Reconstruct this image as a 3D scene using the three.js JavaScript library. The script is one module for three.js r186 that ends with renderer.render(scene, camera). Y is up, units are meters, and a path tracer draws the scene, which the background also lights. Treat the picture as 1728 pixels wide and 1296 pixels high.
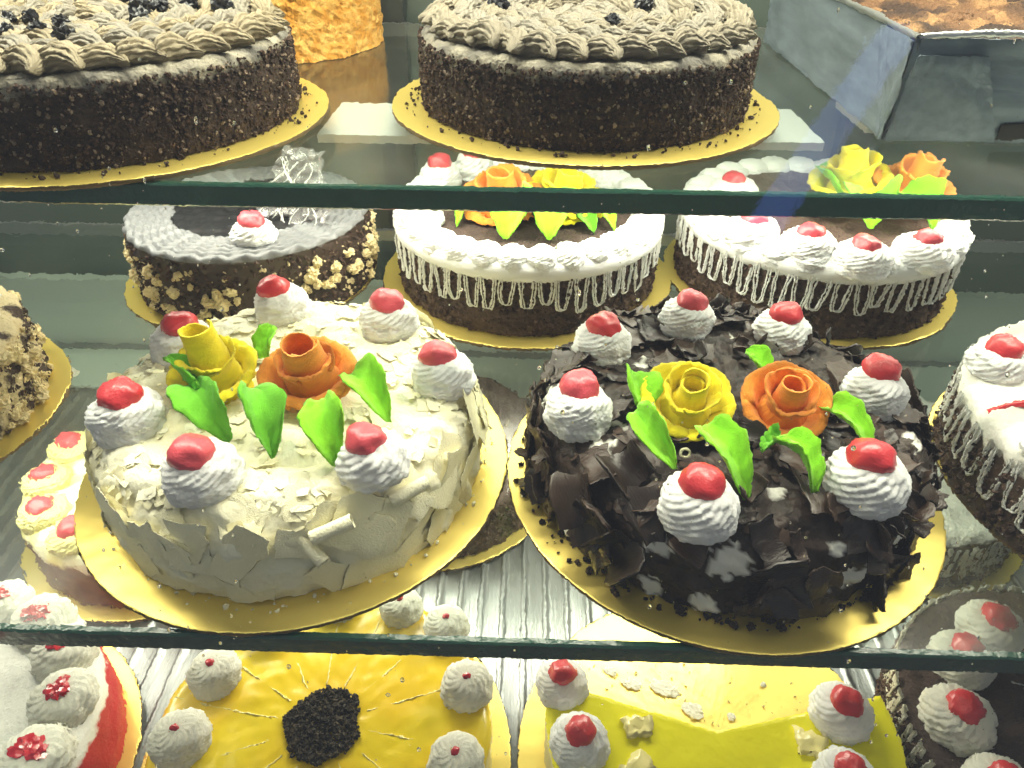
import * as THREE from 'three';
import { mergeGeometries } from 'three/addons/utils/BufferGeometryUtils.js';
import { RectAreaLightUniformsLib } from 'three/addons/lights/RectAreaLightUniformsLib.js';
import { createNoise3D } from 'simplex-noise';

// ---------------------------------------------------------------- camera, light, exposure
const scene = new THREE.Scene();
const camera = new THREE.PerspectiveCamera(55.34, 4 / 3, 0.01, 20);
camera.position.set(0, 0.30299, 0.20759);
camera.up.set(-0.02231, 0.80736, -0.58963);
camera.lookAt(camera.position.clone().add(new THREE.Vector3(-0.01702, -0.59, -0.80722)));
scene.background = new THREE.Color().setRGB(0.15, 0.165, 0.185);      // the dim shop around the case

const renderer = new THREE.WebGLRenderer({ antialias: true });
renderer.toneMapping = THREE.LinearToneMapping;
renderer.toneMappingExposure = 1.26;
renderer.shadowMap.enabled = true;
RectAreaLightUniformsLib.init();

// lamp: [x, y, z], width, height, aim point, colour, strength
const LAMPS = [
  { name: 'ceiling_led_panel', at: [0, 0.535, -0.29], w: 1.3, h: 0.07, aim: [0, 0, -0.26], color: [1, 0.97, 0.77], I: 33,
    label: 'long white lamp panel under the roof of the display case' },
  { name: 'shelf_led_lamp', at: [0.025, 0.146, -0.302], w: 0.32, h: 0.07, aim: [0.025, 0, -0.302], color: [1, 0.975, 0.79], I: 10,
    label: 'flat white lamp fixed under the upper glass shelf below the centre crumb cake' },
  { name: 'shelf_led_lamp', at: [0.365, 0.146, -0.335], w: 0.27, h: 0.06, aim: [0.365, 0, -0.335], color: [1, 0.975, 0.79], I: 10,
    label: 'flat white lamp fixed under the upper glass shelf below the baking tin' },
  { name: 'shelf_led_lamp', at: [-0.265, 0.146, -0.312], w: 0.17, h: 0.06, aim: [-0.265, 0, -0.312], color: [1, 0.975, 0.79], I: 10,
    label: 'flat white lamp fixed under the upper glass shelf below the upper left crumb cake' },
  { name: 'shelf_led_lamp', at: [0.115, -0.022, -0.25], w: 0.16, h: 0.05, aim: [0.115, -0.19, -0.2], color: [1, 0.975, 0.79], I: 24,
    label: 'flat white lamp fixed under the middle shelf behind the dark chocolate cake' },
  { name: 'shelf_led_lamp', at: [-0.4, -0.022, -0.185], w: 0.13, h: 0.09, aim: [-0.39, -0.19, -0.185], color: [1, 0.975, 0.79], I: 9,
    label: 'flat white lamp fixed under the middle shelf below the nut-sided cake' },
  { name: 'shelf_led_lamp', at: [-0.158, -0.022, -0.25], w: 0.2, h: 0.05, aim: [-0.158, -0.19, -0.21], color: [1, 0.975, 0.79], I: 27,
    label: 'flat white lamp fixed under the middle shelf behind the white chocolate cake' },
];

// ---------------------------------------------------------------- helpers
let seed = 20240611;
const rnd = () => { seed = (seed + 0x6D2B79F5) | 0; let t = Math.imul(seed ^ (seed >>> 15), 1 | seed); t = (t + Math.imul(t ^ (t >>> 7), 61 | t)) ^ t; return ((t ^ (t >>> 14)) >>> 0) / 4294967296; };
const rr = (a, b) => a + (b - a) * rnd();
const noise = createNoise3D(rnd);
const fbm = (x, y, z, o = 3) => { let s = 0, a = 0.5; for (let i = 0; i < o; i++) { s += a * noise(x, y, z); x *= 2.07; y *= 2.07; z *= 2.07; a *= 0.5; } return s; };
const V = (x, y, z) => new THREE.Vector3(x, y, z);
const clamp = (x, a = 0, b = 1) => Math.min(b, Math.max(a, x));
const mix = (a, b, t) => a.map((x, i) => x + (b[i] - x) * t);
const ss = (a, b, x) => { const t = clamp((x - a) / (b - a)); return t * t * (3 - 2 * t); };
const TAU = Math.PI * 2;

const taken = new Map();
function numbered(n) { const k = taken.get(n) ?? 0; taken.set(n, k + 1); return k ? `${n}_${String(k).padStart(3, '0')}` : n; }
const shade = (o) => { o.castShadow = true; o.receiveShadow = true; return o; };
function thing(name, label, category, pos = [0, 0, 0], turn = 0, group) {
  const o = new THREE.Group(); o.name = numbered(name); o.position.set(...pos); o.rotation.y = turn;
  o.userData = { label, category }; if (group) o.userData.group = group; scene.add(o); return o;
}
function part(name, geo, mat, parent, pos, rot, scl) {
  const m = shade(new THREE.Mesh(geo, mat)); m.name = name; parent.add(m);
  if (pos) m.position.set(...pos); if (rot) m.rotation.set(...rot);
  if (scl !== undefined) Array.isArray(scl) ? m.scale.set(...scl) : m.scale.setScalar(scl);
  return m;
}
function structure(name, geo, mat) { const m = shade(new THREE.Mesh(geo, mat)); m.name = name; m.userData = { kind: 'structure' }; scene.add(m); return m; }
function solo(name, geo, mat, label, category, pos, group) {
  const m = shade(new THREE.Mesh(geo, mat)); m.name = numbered(name); m.userData = { label, category }; if (group) m.userData.group = group;
  if (pos) m.position.set(...pos); scene.add(m); return m;
}
// grey noise texture for relief
function noiseTex(size, fn) {
  const d = new Uint8Array(size * size * 4);
  for (let j = 0; j < size; j++) for (let i = 0; i < size; i++) {
    const v = clamp(fn(i / size, j / size)) * 255, k = (j * size + i) * 4; d[k] = d[k + 1] = d[k + 2] = v; d[k + 3] = 255;
  }
  const t = new THREE.DataTexture(d, size, size); t.wrapS = t.wrapT = THREE.RepeatWrapping; t.magFilter = THREE.LinearFilter; t.minFilter = THREE.LinearFilter; t.needsUpdate = true; return t;
}
// noise that tiles: 4D torus replaced by blending two shifted copies
const tile = (u, v, f, fn) => { const a = fn(u * f, v * f), b = fn((u - 1) * f, v * f), c = fn(u * f, (v - 1) * f), d = fn((u - 1) * f, (v - 1) * f); return (a * (1 - u) + b * u) * (1 - v) + (c * (1 - u) + d * u) * v; };
const texPores = noiseTex(512, (u, v) => 0.5 + 0.5 * tile(u, v, 18, (x, y) => fbm(x, y, 3.3, 4)));
const texFoil = noiseTex(512, (u, v) => 0.5 + 0.6 * tile(u, v, 5, (x, y) => fbm(x, y, 9.1, 4)));
const texScratch = noiseTex(512, (u, v) => 0.5 + 0.5 * tile(u, v, 30, (x, y) => fbm(x, y * 0.06, 1.7, 3)));
const texTint = noiseTex(512, (u, v) => 0.93 + 0.2 * tile(u, v, 6, (x, y) => fbm(x, y, 2.2, 4)));
const texWorn = noiseTex(512, (u, v) => 0.8 + 0.34 * tile(u, v, 4, (x, y) => fbm(x, y, 7.7, 5)));
const texSmear = noiseTex(512, (u, v) => clamp(0.45 + 0.9 * tile(u, v, 5, (x, y) => fbm(x + 0.4 * y, y * 0.5, 4.1, 4))));
const texWet = noiseTex(1024, (u, v) => 0.5 + 0.5 * tile(u, v, 22, (x, y) => fbm(x, y, 6.4, 4)));
const rep = (t, n, m = n) => { const c = t.clone(); c.repeat.set(n, m); c.needsUpdate = true; return c; };

const std = (rgb, o = {}) => { const m = new THREE.MeshPhysicalMaterial({ roughness: 0.6, ...o }); m.color.setRGB(...rgb); return m; };
const pores = rep(texPores, 14);
const M = {
  vcWhiteChoc: std([1, 1, 1], { vertexColors: true, roughness: 0.55, bumpMap: pores, bumpScale: 0.0006 }),
  vcCrumb: std([1, 1, 1], { vertexColors: true, roughness: 0.85, bumpMap: pores, bumpScale: 0.002 }),
  vcCream: std([1, 1, 1], { vertexColors: true, roughness: 0.6, bumpMap: pores, bumpScale: 0.0006 }),
  vcGlaze: std([1, 1, 1], { vertexColors: true, roughness: 0.3, clearcoat: 0.6, clearcoatRoughness: 0.15 }),
  vcComb: std([1, 1, 1], { vertexColors: true, roughness: 0.42 }),
  cream: std([0.9, 0.91, 0.91], { roughness: 0.95, transmission: 0.16, thickness: 0, bumpMap: rep(texPores, 3), bumpScale: 0.00012 }),
  creamWarm: std([0.78, 0.77, 0.68], { roughness: 0.95, transmission: 0.16, thickness: 0, bumpMap: rep(texPores, 3), bumpScale: 0.0002 }),
  creamYellow: std([0.86, 0.8, 0.36], { roughness: 0.95, transmission: 0.16, thickness: 0, bumpMap: rep(texPores, 3), bumpScale: 0.0002 }),
  chip: std([0.02, 0.021, 0.026], { roughness: 0.35 }),
  coffee3: std([0.27, 0.235, 0.17], { roughness: 0.6, bumpMap: rep(texPores, 3), bumpScale: 0.0005 }),
  coffee: std([0.33, 0.275, 0.175], { roughness: 0.6, bumpMap: rep(texPores, 3), bumpScale: 0.0005 }),
  coffee2: std([0.27, 0.245, 0.195], { roughness: 0.6, bumpMap: rep(texPores, 3), bumpScale: 0.0005 }),
  cherry: std([0.66, 0.034, 0.048], { roughness: 0.42, clearcoat: 0.55, clearcoatRoughness: 0.24, map: rep(texTint, 1), bumpMap: rep(texPores, 1), bumpScale: 0.0003 }),
  cherryPink: std([0.74, 0.08, 0.11], { roughness: 0.45, clearcoat: 0.5, clearcoatRoughness: 0.28, map: rep(texTint, 1), bumpMap: rep(texPores, 1), bumpScale: 0.0003 }),
  jam: std([0.5, 0.012, 0.03], { roughness: 0.2, clearcoat: 0.8 }),
  yellow: std([0.98, 0.83, 0.015], { roughness: 0.95, transmission: 0.16, thickness: 0, map: rep(texTint, 1), bumpMap: rep(texPores, 2), bumpScale: 0.0004 }),
  orange: std([0.98, 0.36, 0.04], { roughness: 0.95, transmission: 0.16, thickness: 0, map: rep(texTint, 1), bumpMap: rep(texPores, 2), bumpScale: 0.0006 }),
  leaf: std([0.28, 0.74, 0.014], { roughness: 0.95, transmission: 0.16, thickness: 0, map: rep(texTint, 1), bumpMap: rep(texPores, 2), bumpScale: 0.0003 }),
  leafDark: std([0.16, 0.54, 0.016], { roughness: 0.95, transmission: 0.16, thickness: 0, map: rep(texTint, 1), bumpMap: rep(texPores, 2), bumpScale: 0.0003 }),
  shave1: std([0.034, 0.019, 0.011], { roughness: 0.4, clearcoat: 0.15, clearcoatRoughness: 0.3, bumpMap: rep(texScratch, 1), bumpScale: 0.0004 }),
  shave2: std([0.052, 0.029, 0.018], { roughness: 0.42, clearcoat: 0.15, clearcoatRoughness: 0.3, bumpMap: rep(texScratch, 1), bumpScale: 0.0004 }),
  shave3: std([0.021, 0.012, 0.008], { roughness: 0.38, clearcoat: 0.15, clearcoatRoughness: 0.3, bumpMap: rep(texScratch, 1), bumpScale: 0.0004 }),
  white1: std([0.92, 0.88, 0.64], { roughness: 0.5, bumpMap: rep(texPores, 1), bumpScale: 0.0004 }),
  white2: std([0.9, 0.85, 0.58], { roughness: 0.55, bumpMap: rep(texPores, 1), bumpScale: 0.0004 }),
  gold: std([0.84, 0.66, 0.17], { metalness: 0.6, roughness: 0.36, bumpMap: rep(texFoil, 3), bumpScale: 0.0012 }),
  cardEdge: std([0.16, 0.11, 0.05], { roughness: 0.9 }),
  glass: std([0.955, 0.985, 0.965], { transmission: 1, roughness: 0.25, roughnessMap: rep(texSmear, 3, 1.2), thickness: 0, ior: 1.5 }),
  frontGlass: std([0.985, 0.995, 0.985], { transmission: 1, roughness: 0, thickness: 0.005, ior: 1.5, bumpMap: rep(texWet, 10, 5.3), bumpScale: 0.000016 }),
  glassEdge: std([0.014, 0.06, 0.04], { roughness: 0.22, clearcoat: 0.6, clearcoatRoughness: 0.1, bumpMap: rep(texFoil, 30), bumpScale: 0.0005 }),
  drop: std([1, 1, 1], { transmission: 1, roughness: 0, thickness: 0.001, ior: 1.33 }),
  steel: std([0.24, 0.25, 0.25], { metalness: 0.7, roughness: 0.36, bumpMap: rep(texScratch, 6, 2), bumpScale: 0.0004 }),
  wall: std([0.085, 0.108, 0.092], { roughness: 0.25, clearcoat: 0.4, clearcoatRoughness: 0.1 }),
  panel: std([0.42, 0.47, 0.42], { roughness: 0.45, metalness: 0.3, bumpMap: rep(texScratch, 2), bumpScale: 0.0004 }),
  post: std([0.03, 0.036, 0.033], { roughness: 0.35 }),
  lampBody: std([0.7, 0.7, 0.7], { roughness: 0.5 }),
  icing: std([0.82, 0.83, 0.8], { roughness: 0.6, bumpMap: rep(texPores, 1), bumpScale: 0.0004 }),
  nut: std([0.72, 0.6, 0.34], { roughness: 0.7 }),
  sponge: std([1, 1, 1], { vertexColors: true, roughness: 0.85, bumpMap: rep(texPores, 8), bumpScale: 0.003 }),
  pineapple: std([0.9, 0.8, 0.34], { roughness: 0.25, clearcoat: 0.5 }),
  tin: std([0.25, 0.31, 0.36], { metalness: 0.35, roughness: 0.48, map: rep(texWorn, 1.3), bumpMap: rep(texFoil, 1), bumpScale: 0.0006 }),
  tinRim: std([0.6, 0.61, 0.6], { metalness: 0.9, roughness: 0.35 }),
  burnt: std([0.012, 0.011, 0.01], { roughness: 0.6 }),
  crust: std([1, 1, 1], { vertexColors: true, roughness: 0.75, bumpMap: rep(texPores, 6), bumpScale: 0.004 }),
  lineGel: std([0.9, 0.78, 0.3], { roughness: 0.35, clearcoat: 0.5 }),
  redGel: std([0.66, 0.02, 0.03], { roughness: 0.25, clearcoat: 0.7 }),
  crumbWhite: std([1, 1, 1], { roughness: 0.55 }),
  crumbDark: std([1, 1, 1], { roughness: 0.85 }),
};

// ---- geometry makers
// surface of revolution: rows of [r, y], displaced along its normal, coloured per vertex
function profile(R, H, er, step = 0.0028) {
  const p = []; const n1 = Math.max(4, Math.round((R - er) / step)), n2 = Math.max(4, Math.round(er * 1.57 / step)), n3 = Math.max(4, Math.round((H - er) / step));
  for (let i = 0; i <= n1; i++) p.push([(R - er) * i / n1, H, 0, 1]);
  for (let i = 1; i <= n2; i++) { const a = i / n2 * Math.PI / 2; p.push([R - er + er * Math.sin(a), H - er + er * Math.cos(a), Math.sin(a), Math.cos(a)]); }
  for (let i = 1; i <= n3; i++) p.push([R, (H - er) * (1 - i / n3), 1, 0]);
  return p;
}
function revolve(rows, nu, disp, color, a0 = 0, a1 = TAU) {
  const pos = [], uv = [], col = [], idx = []; let s = 0;
  rows.forEach(([r, y, nr, ny], j) => {
    if (j) s += Math.hypot(r - rows[j - 1][0], y - rows[j - 1][1]);
    for (let i = 0; i <= nu; i++) {
      const a = a0 + (a1 - a0) * i / nu, c = Math.cos(a), sn = Math.sin(a), d = disp ? disp(r * c, y, r * sn, a, r) : 0;
      const x = (r + nr * d) * c, yy = y + ny * d, z = (r + nr * d) * sn; pos.push(x, yy, z); uv.push(a * 0.1, s);
      if (color) col.push(...color(x, yy, z, a, r, ny));
    }
  });
  for (let j = 0; j < rows.length - 1; j++) for (let i = 0; i < nu; i++) { const a = j * (nu + 1) + i, b = a + nu + 1; idx.push(a, a + 1, b, b, a + 1, b + 1); }
  const g = new THREE.BufferGeometry(); g.setAttribute('position', new THREE.Float32BufferAttribute(pos, 3)); g.setAttribute('uv', new THREE.Float32BufferAttribute(uv, 2));
  if (color) g.setAttribute('color', new THREE.Float32BufferAttribute(col, 3));
  g.setIndex(idx); g.computeVertexNormals();
  const n = g.attributes.normal;
  if (a1 - a0 > 6.2) for (let j = 0; j < rows.length; j++) { const a = j * (nu + 1), b = a + nu; const v = V(n.getX(a) + n.getX(b), n.getY(a) + n.getY(b), n.getZ(a) + n.getZ(b)).normalize(); n.setXYZ(a, v.x, v.y, v.z); n.setXYZ(b, v.x, v.y, v.z); }
  return g;
}
// a closed thin sheet over a patch P(u, v)
function sheet(nu, nv, P, th) {
  const e = 1e-3, top = [], bot = [], uv = [];
  for (let j = 0; j <= nv; j++) for (let i = 0; i <= nu; i++) {
    const u = i / nu, v = j / nv, p = P(u, v), du = P(Math.min(1, u + e), v).sub(P(Math.max(0, u - e), v)), dv = P(u, Math.min(1, v + e)).sub(P(u, Math.max(0, v - e)));
    const n = du.cross(dv).normalize(), t = (typeof th === 'function' ? th(u, v) : th) / 2;
    top.push(p.x + n.x * t, p.y + n.y * t, p.z + n.z * t); bot.push(p.x - n.x * t, p.y - n.y * t, p.z - n.z * t); uv.push(u, v);
  }
  const N = (nu + 1) * (nv + 1), idx = [], at = (i, j) => j * (nu + 1) + i;
  for (let j = 0; j < nv; j++) for (let i = 0; i < nu; i++) { const a = at(i, j), b = at(i + 1, j), c = at(i, j + 1), d = at(i + 1, j + 1); idx.push(a, b, c, c, b, d, N + a, N + c, N + b, N + c, N + d, N + b); }
  const rim = []; for (let i = 0; i < nu; i++) rim.push(at(i, 0)); for (let j = 0; j < nv; j++) rim.push(at(nu, j)); for (let i = nu; i > 0; i--) rim.push(at(i, nv)); for (let j = nv; j > 0; j--) rim.push(at(0, j));
  rim.forEach((a, k) => { const b = rim[(k + 1) % rim.length]; idx.push(a, N + a, b, b, N + a, N + b); });
  const g = new THREE.BufferGeometry(); g.setAttribute('position', new THREE.Float32BufferAttribute([...top, ...bot], 3)); g.setAttribute('uv', new THREE.Float32BufferAttribute([...uv, ...uv], 2)); g.setIndex(idx); g.computeVertexNormals(); return g;
}
// piped star-tip rosette, base radius 1, height about 1.15
function rosetteGeo(k, lobes = 11, twist = 3.2) {
  const rows = []; const n = 34;
  for (let i = 0; i <= n; i++) { const t = i / n, a = t * Math.PI / 2; rows.push([Math.max(0.0001, Math.pow(Math.cos(a), 0.62) * (1 + 0.07 * Math.sin(t * Math.PI))), 1.12 * Math.pow(Math.sin(a), 0.95), 1, 0.2]); }
  rows.reverse(); rows.push([0.9, -0.1, 1, 0]);
  return revolve(rows, 160, (x, y, z, a, r) => {
    const t = clamp(y / 1.12), ph = lobes / 2 * (a + twist * t + k), fade = 0.45 + 0.55 * (0.5 + 0.5 * noise(x * 1.2 + k, y * 1.2, z * 1.2 + k));
    const turn = (t * 2.3 - a / TAU + k + 10) % 1, lay = 0.05 * (Math.pow(Math.abs(turn * 2 - 1), 4) * -1 + 0.2);
    return r * ((0.095 * Math.pow(Math.abs(Math.sin(ph)), 0.8) - 0.07) * fade + lay) + 0.06 * r * noise(x * 1.5 + k * 7, y * 1.5, z * 1.5) + 0.014 * r * noise(x * 7, y * 7 + k * 3, z * 7);
  });
}
const ROS = [0, 1, 2, 3, 4].map((k) => rosetteGeo(k * 1.37, 14 + (k % 3), 2.2 + 0.35 * k));
const ROSbig = [0, 1].map((k) => rosetteGeo(9 + k * 2.1, 17, 1.6));
// cherries: radius 1 wide, a little flat, glacé and uneven
const CHERRY = [0, 1, 2, 3].map((k) => {
  const g = new THREE.SphereGeometry(1, 32, 24), p = g.attributes.position;
  for (let i = 0; i < p.count; i++) { const v = V(p.getX(i), p.getY(i), p.getZ(i)); const d = 1 + 0.09 * noise(v.x * 0.9 + k * 5, v.y * 0.9, v.z * 0.9) + 0.008 * noise(v.x * 3, v.y * 3 + k, v.z * 3) - 0.07 * Math.exp(-((v.x + 0.15 * k - 0.2) ** 2 + (v.z - 0.2) ** 2) * 6) * ss(0, 0.7, v.y); p.setXYZ(i, v.x * d, v.y * d * 0.84, v.z * d); }
  g.computeVertexNormals(); return g;
});
// star-tip shell: teardrop lying along +z, ridged along its length
const SHELL = [0, 1, 2, 3].map((k) => {
  const nu = 78, nv = 26, pos = [], uv = [], idx = [];
  for (let j = 0; j <= nv; j++) for (let i = 0; i <= nu; i++) {
    const t = j / nv, a = i / nu * TAU, w = Math.pow(Math.max(0, Math.sin(Math.PI * Math.pow(t, 0.68))), 0.6) * (1.05 - 0.3 * t);
    const rid = 1 + 0.2 * Math.pow(Math.abs(Math.sin(a * 6.5 + t * 4.2 + k)), 0.8) - 0.12;
    const bend = 0.62 * Math.sin(t * 2.8) * (1 + 0.2 * Math.sin(k)), x = Math.cos(a) * w * rid * 0.74 + bend - 0.3, y = Math.sin(a) * w * rid * 0.68 + 0.34 * Math.sin(Math.PI * Math.pow(t, 0.7)), z = (t - 0.45) * 2;
    pos.push(x + 0.06 * noise(x * 2 + k * 4, y * 2, z * 2), y + 0.06 * noise(x * 2, y * 2 + k * 4, z * 2), z); uv.push(i / nu, t);
  }
  for (let j = 0; j < nv; j++) for (let i = 0; i < nu; i++) { const a = j * (nu + 1) + i, b = a + nu + 1; idx.push(a, b, a + 1, b, b + 1, a + 1); }
  const g = new THREE.BufferGeometry(); g.setAttribute('position', new THREE.Float32BufferAttribute(pos, 3)); g.setAttribute('uv', new THREE.Float32BufferAttribute(uv, 2)); g.setIndex(idx); g.computeVertexNormals(); return g;
});
// shavings: curled ragged slabs about 1 long
function shavingGeo(k, curl, wid, th) {
  return sheet(7, 4, (u, v) => {
    const l = u - 0.5 + (k < 20 ? 0.075 : 0.05) * noise(v * (k < 20 ? 2.0 : 1.6) + k * 3, u * 2, 1), w = (v - 0.5) * wid * (1 + 0.35 * noise(u * 2.4, k * 2.1, 4)) + (k < 20 ? 0.06 : 0.03) * noise(u * 3, v * 3, k);
    const a = l * curl; return curl > 0.2 ? V(Math.sin(a) / curl, (Math.cos(a) - 1) / curl * -1 + 0.05 * noise(u * 2, v * 2, k + 8), w) : V(l, 0.06 * noise(u * 2, v * 2, k + 8), w);
  }, th);
}
const SHAVE = Array.from({ length: 8 }, (_, k) => shavingGeo(k, [0.1, 0.8, 1.6, 0.5, 2.4, 1.1, 0.1, 3.2][k], rr(0.35, 0.85), 0.05));
const SHAVEW = Array.from({ length: 8 }, (_, k) => shavingGeo(k + 20, [0.1, 0.4, 0.8, 0.3, 1.0, 0.5, 0.1, 0.5][k], rr(0.5, 0.95), (u, v) => 0.1 * (0.25 + Math.pow(Math.sin(Math.PI * clamp(u, 0.03, 0.97)) * Math.sin(Math.PI * clamp(v, 0.05, 0.95)), 0.5))));
// crumbs
const CRUMB = new THREE.IcosahedronGeometry(1, 1); { const p = CRUMB.attributes.position; for (let i = 0; i < p.count; i++) { const x = p.getX(i), y = p.getY(i), z = p.getZ(i), d = 0.8 + 0.4 * noise(x * 1.9, y * 1.9, z * 1.9); p.setXYZ(i, x * d, y * d * 0.75, z * d); } CRUMB.computeVertexNormals(); }
const LUMP = [0, 1, 2].map((k) => { const g = new THREE.IcosahedronGeometry(1, 3), p = g.attributes.position; for (let i = 0; i < p.count; i++) { const x = p.getX(i), y = p.getY(i), z = p.getZ(i), d = 0.85 + 0.3 * noise(x * 1.6 + k * 9, y * 1.6, z * 1.6) + 0.12 * noise(x * 4, y * 4 + k, z * 4); p.setXYZ(i, x * d, y * d, z * d); } g.computeVertexNormals(); return g; });

const Q = new THREE.Quaternion(), UPV = V(0, 1, 0);
// a point on a cake's skin: s from 0 (centre of the top) to 1 (foot of the side)
function skin(R, H, er, s, a, off = 0) {
  const l1 = R - er, l2 = er * Math.PI / 2, l3 = H - er; let l = s * (l1 + l2 + l3), r, y, nr, ny;
  if (l < l1) { r = l; y = H; nr = 0; ny = 1; } else if (l < l1 + l2) { const t = (l - l1) / er; nr = Math.sin(t); ny = Math.cos(t); r = l1 + er * nr; y = H - er + er * ny; } else { r = R; y = H - er - (l - l1 - l2); nr = 1; ny = 0; }
  const c = Math.cos(a), sn = Math.sin(a); return { p: V((r + nr * off) * c, y + ny * off, (r + nr * off) * sn), n: V(nr * c, ny, nr * sn) };
}
function crumbs(parent, name, n, place, size, colors, geo = CRUMB, mat = M.crumbDark) {
  const im = shade(new THREE.InstancedMesh(geo, mat, n)); im.name = name; im.userData = { kind: 'stuff' };
  const m = new THREE.Matrix4(), c = new THREE.Color();
  for (let i = 0; i < n; i++) {
    const p = place(i), s = size[0] + (size[1] - size[0]) * Math.pow(rnd(), 1.8);
    if (p.n) Q.setFromUnitVectors(UPV, p.n.clone().add(V(rr(-1, 1), rr(-1, 1), rr(-1, 1)).multiplyScalar(0.15)).normalize()).multiply(new THREE.Quaternion().setFromAxisAngle(UPV, rr(0, 6)));
    else Q.setFromEuler(new THREE.Euler(rr(0, 6), rr(0, 6), rr(0, 6)));
    m.compose(p, Q, V(s * rr(0.7, 1.3), s * rr(0.7, 1.2) * (p.n ? 0.55 : 1), s * rr(0.7, 1.3))); im.setMatrixAt(i, m);
    const k = rnd(), a = colors[Math.floor(rnd() * colors.length)]; c.setRGB(...a.map((x) => x * (0.75 + 0.5 * k))); im.setColorAt(i, c);
  }
  parent.add(im); return im;
}
function board(label, x, z, y, R = 0.125) {
  const t = thing('cake_board', label, 'cake board', [x, y, z], rr(0, 6));
  const g = revolve([[0, 0.003, 0, 1], [R * 0.5, 0.003, 0, 1], [R - 0.0012, 0.003, 0, 1], [R - 0.0004, 0.0026, 1, 1]], 160, (xx, yy, zz, a, r) => (r > R * 0.9 ? 0.0002 * noise(xx * 60, 5, zz * 60) : 0));
  part('gold_foil', g, M.gold, t);
  part('card_edge', revolve([[R - 0.0004, 0.0026, 1, 0], [R, 0.0015, 1, 0], [R - 0.0006, 0.0002, 1, 0], [0, 0.0002, 0, 0]], 200, (xx, yy, zz, a, r) => (r > R * 0.9 ? 0.0005 * noise(Math.cos(a) * 40, 1, Math.sin(a) * 40) : 0)), M.cardEdge, t);
  return t;
}
function rosette(parent, x, y, z, R, { mat = M.cream, cherry, cherryMat = M.cherry, ch = 0.9, dx = 0, dz = 0, tall = 1, geos = ROS, cs = 0.6 } = {}) {
  const m = part('cream_rosette', geos[Math.floor(rnd() * geos.length)], mat, parent, [x, y, z], [rr(-0.08, 0.08), rr(0, TAU), rr(-0.08, 0.08)], [R, R * tall, R]);
  if (cherry) { const c = part('cherry', CHERRY[Math.floor(rnd() * 4)], cherryMat, m, [dx, ch, dz], [rr(-0.25, 0.25), rr(0, TAU), rr(-0.25, 0.25)], [cs, cs / tall, cs]); m.rotation.y = 0; m.rotation.x = m.rotation.z = 0; c.castShadow = true; }
  return m;
}
// a leaf of coloured icing from base to tip
function leaf(parent, a, b, w, roll, mat, curl = 0.25) {
  const A = V(...a), B0 = V(...b), B = A.clone().lerp(B0, 0.9), L = A.distanceTo(B), k = rnd() * 20;
  const g = sheet(9, 16, (u, v) => {
    const c = u * 2 - 1, ww = w * 0.87 * Math.pow(Math.max(0, Math.sin(Math.PI * Math.pow(clamp(v * 0.9 + 0.08), 0.8))), 0.62) * (1 + 0.14 * noise(v * 3, c, k) + 0.05 * noise(v * 9, c * 2, k));
    return V(c * ww, Math.pow(Math.abs(c), 1.3) * ww * 0.95 + 0.0007 * Math.sin(Math.abs(c) * 9) * (1 - v) + curl * L * Math.sin(v * Math.PI) + 0.0012 * noise(c * 2, v * 5, k) + 0.003 * c * Math.sin(v * 5 + k), v * L);
  }, (u, v) => 0.0022 * (1 - 0.6 * v));
  const m = part('icing_leaf', g, mat, parent); const z = B.clone().sub(A).normalize(), x = V(0, 1, 0).cross(z).normalize().applyAxisAngle(z, roll), y = z.clone().cross(x);
  m.quaternion.setFromRotationMatrix(new THREE.Matrix4().makeBasis(x, y, z)); m.position.copy(A); return m;
}
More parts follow.
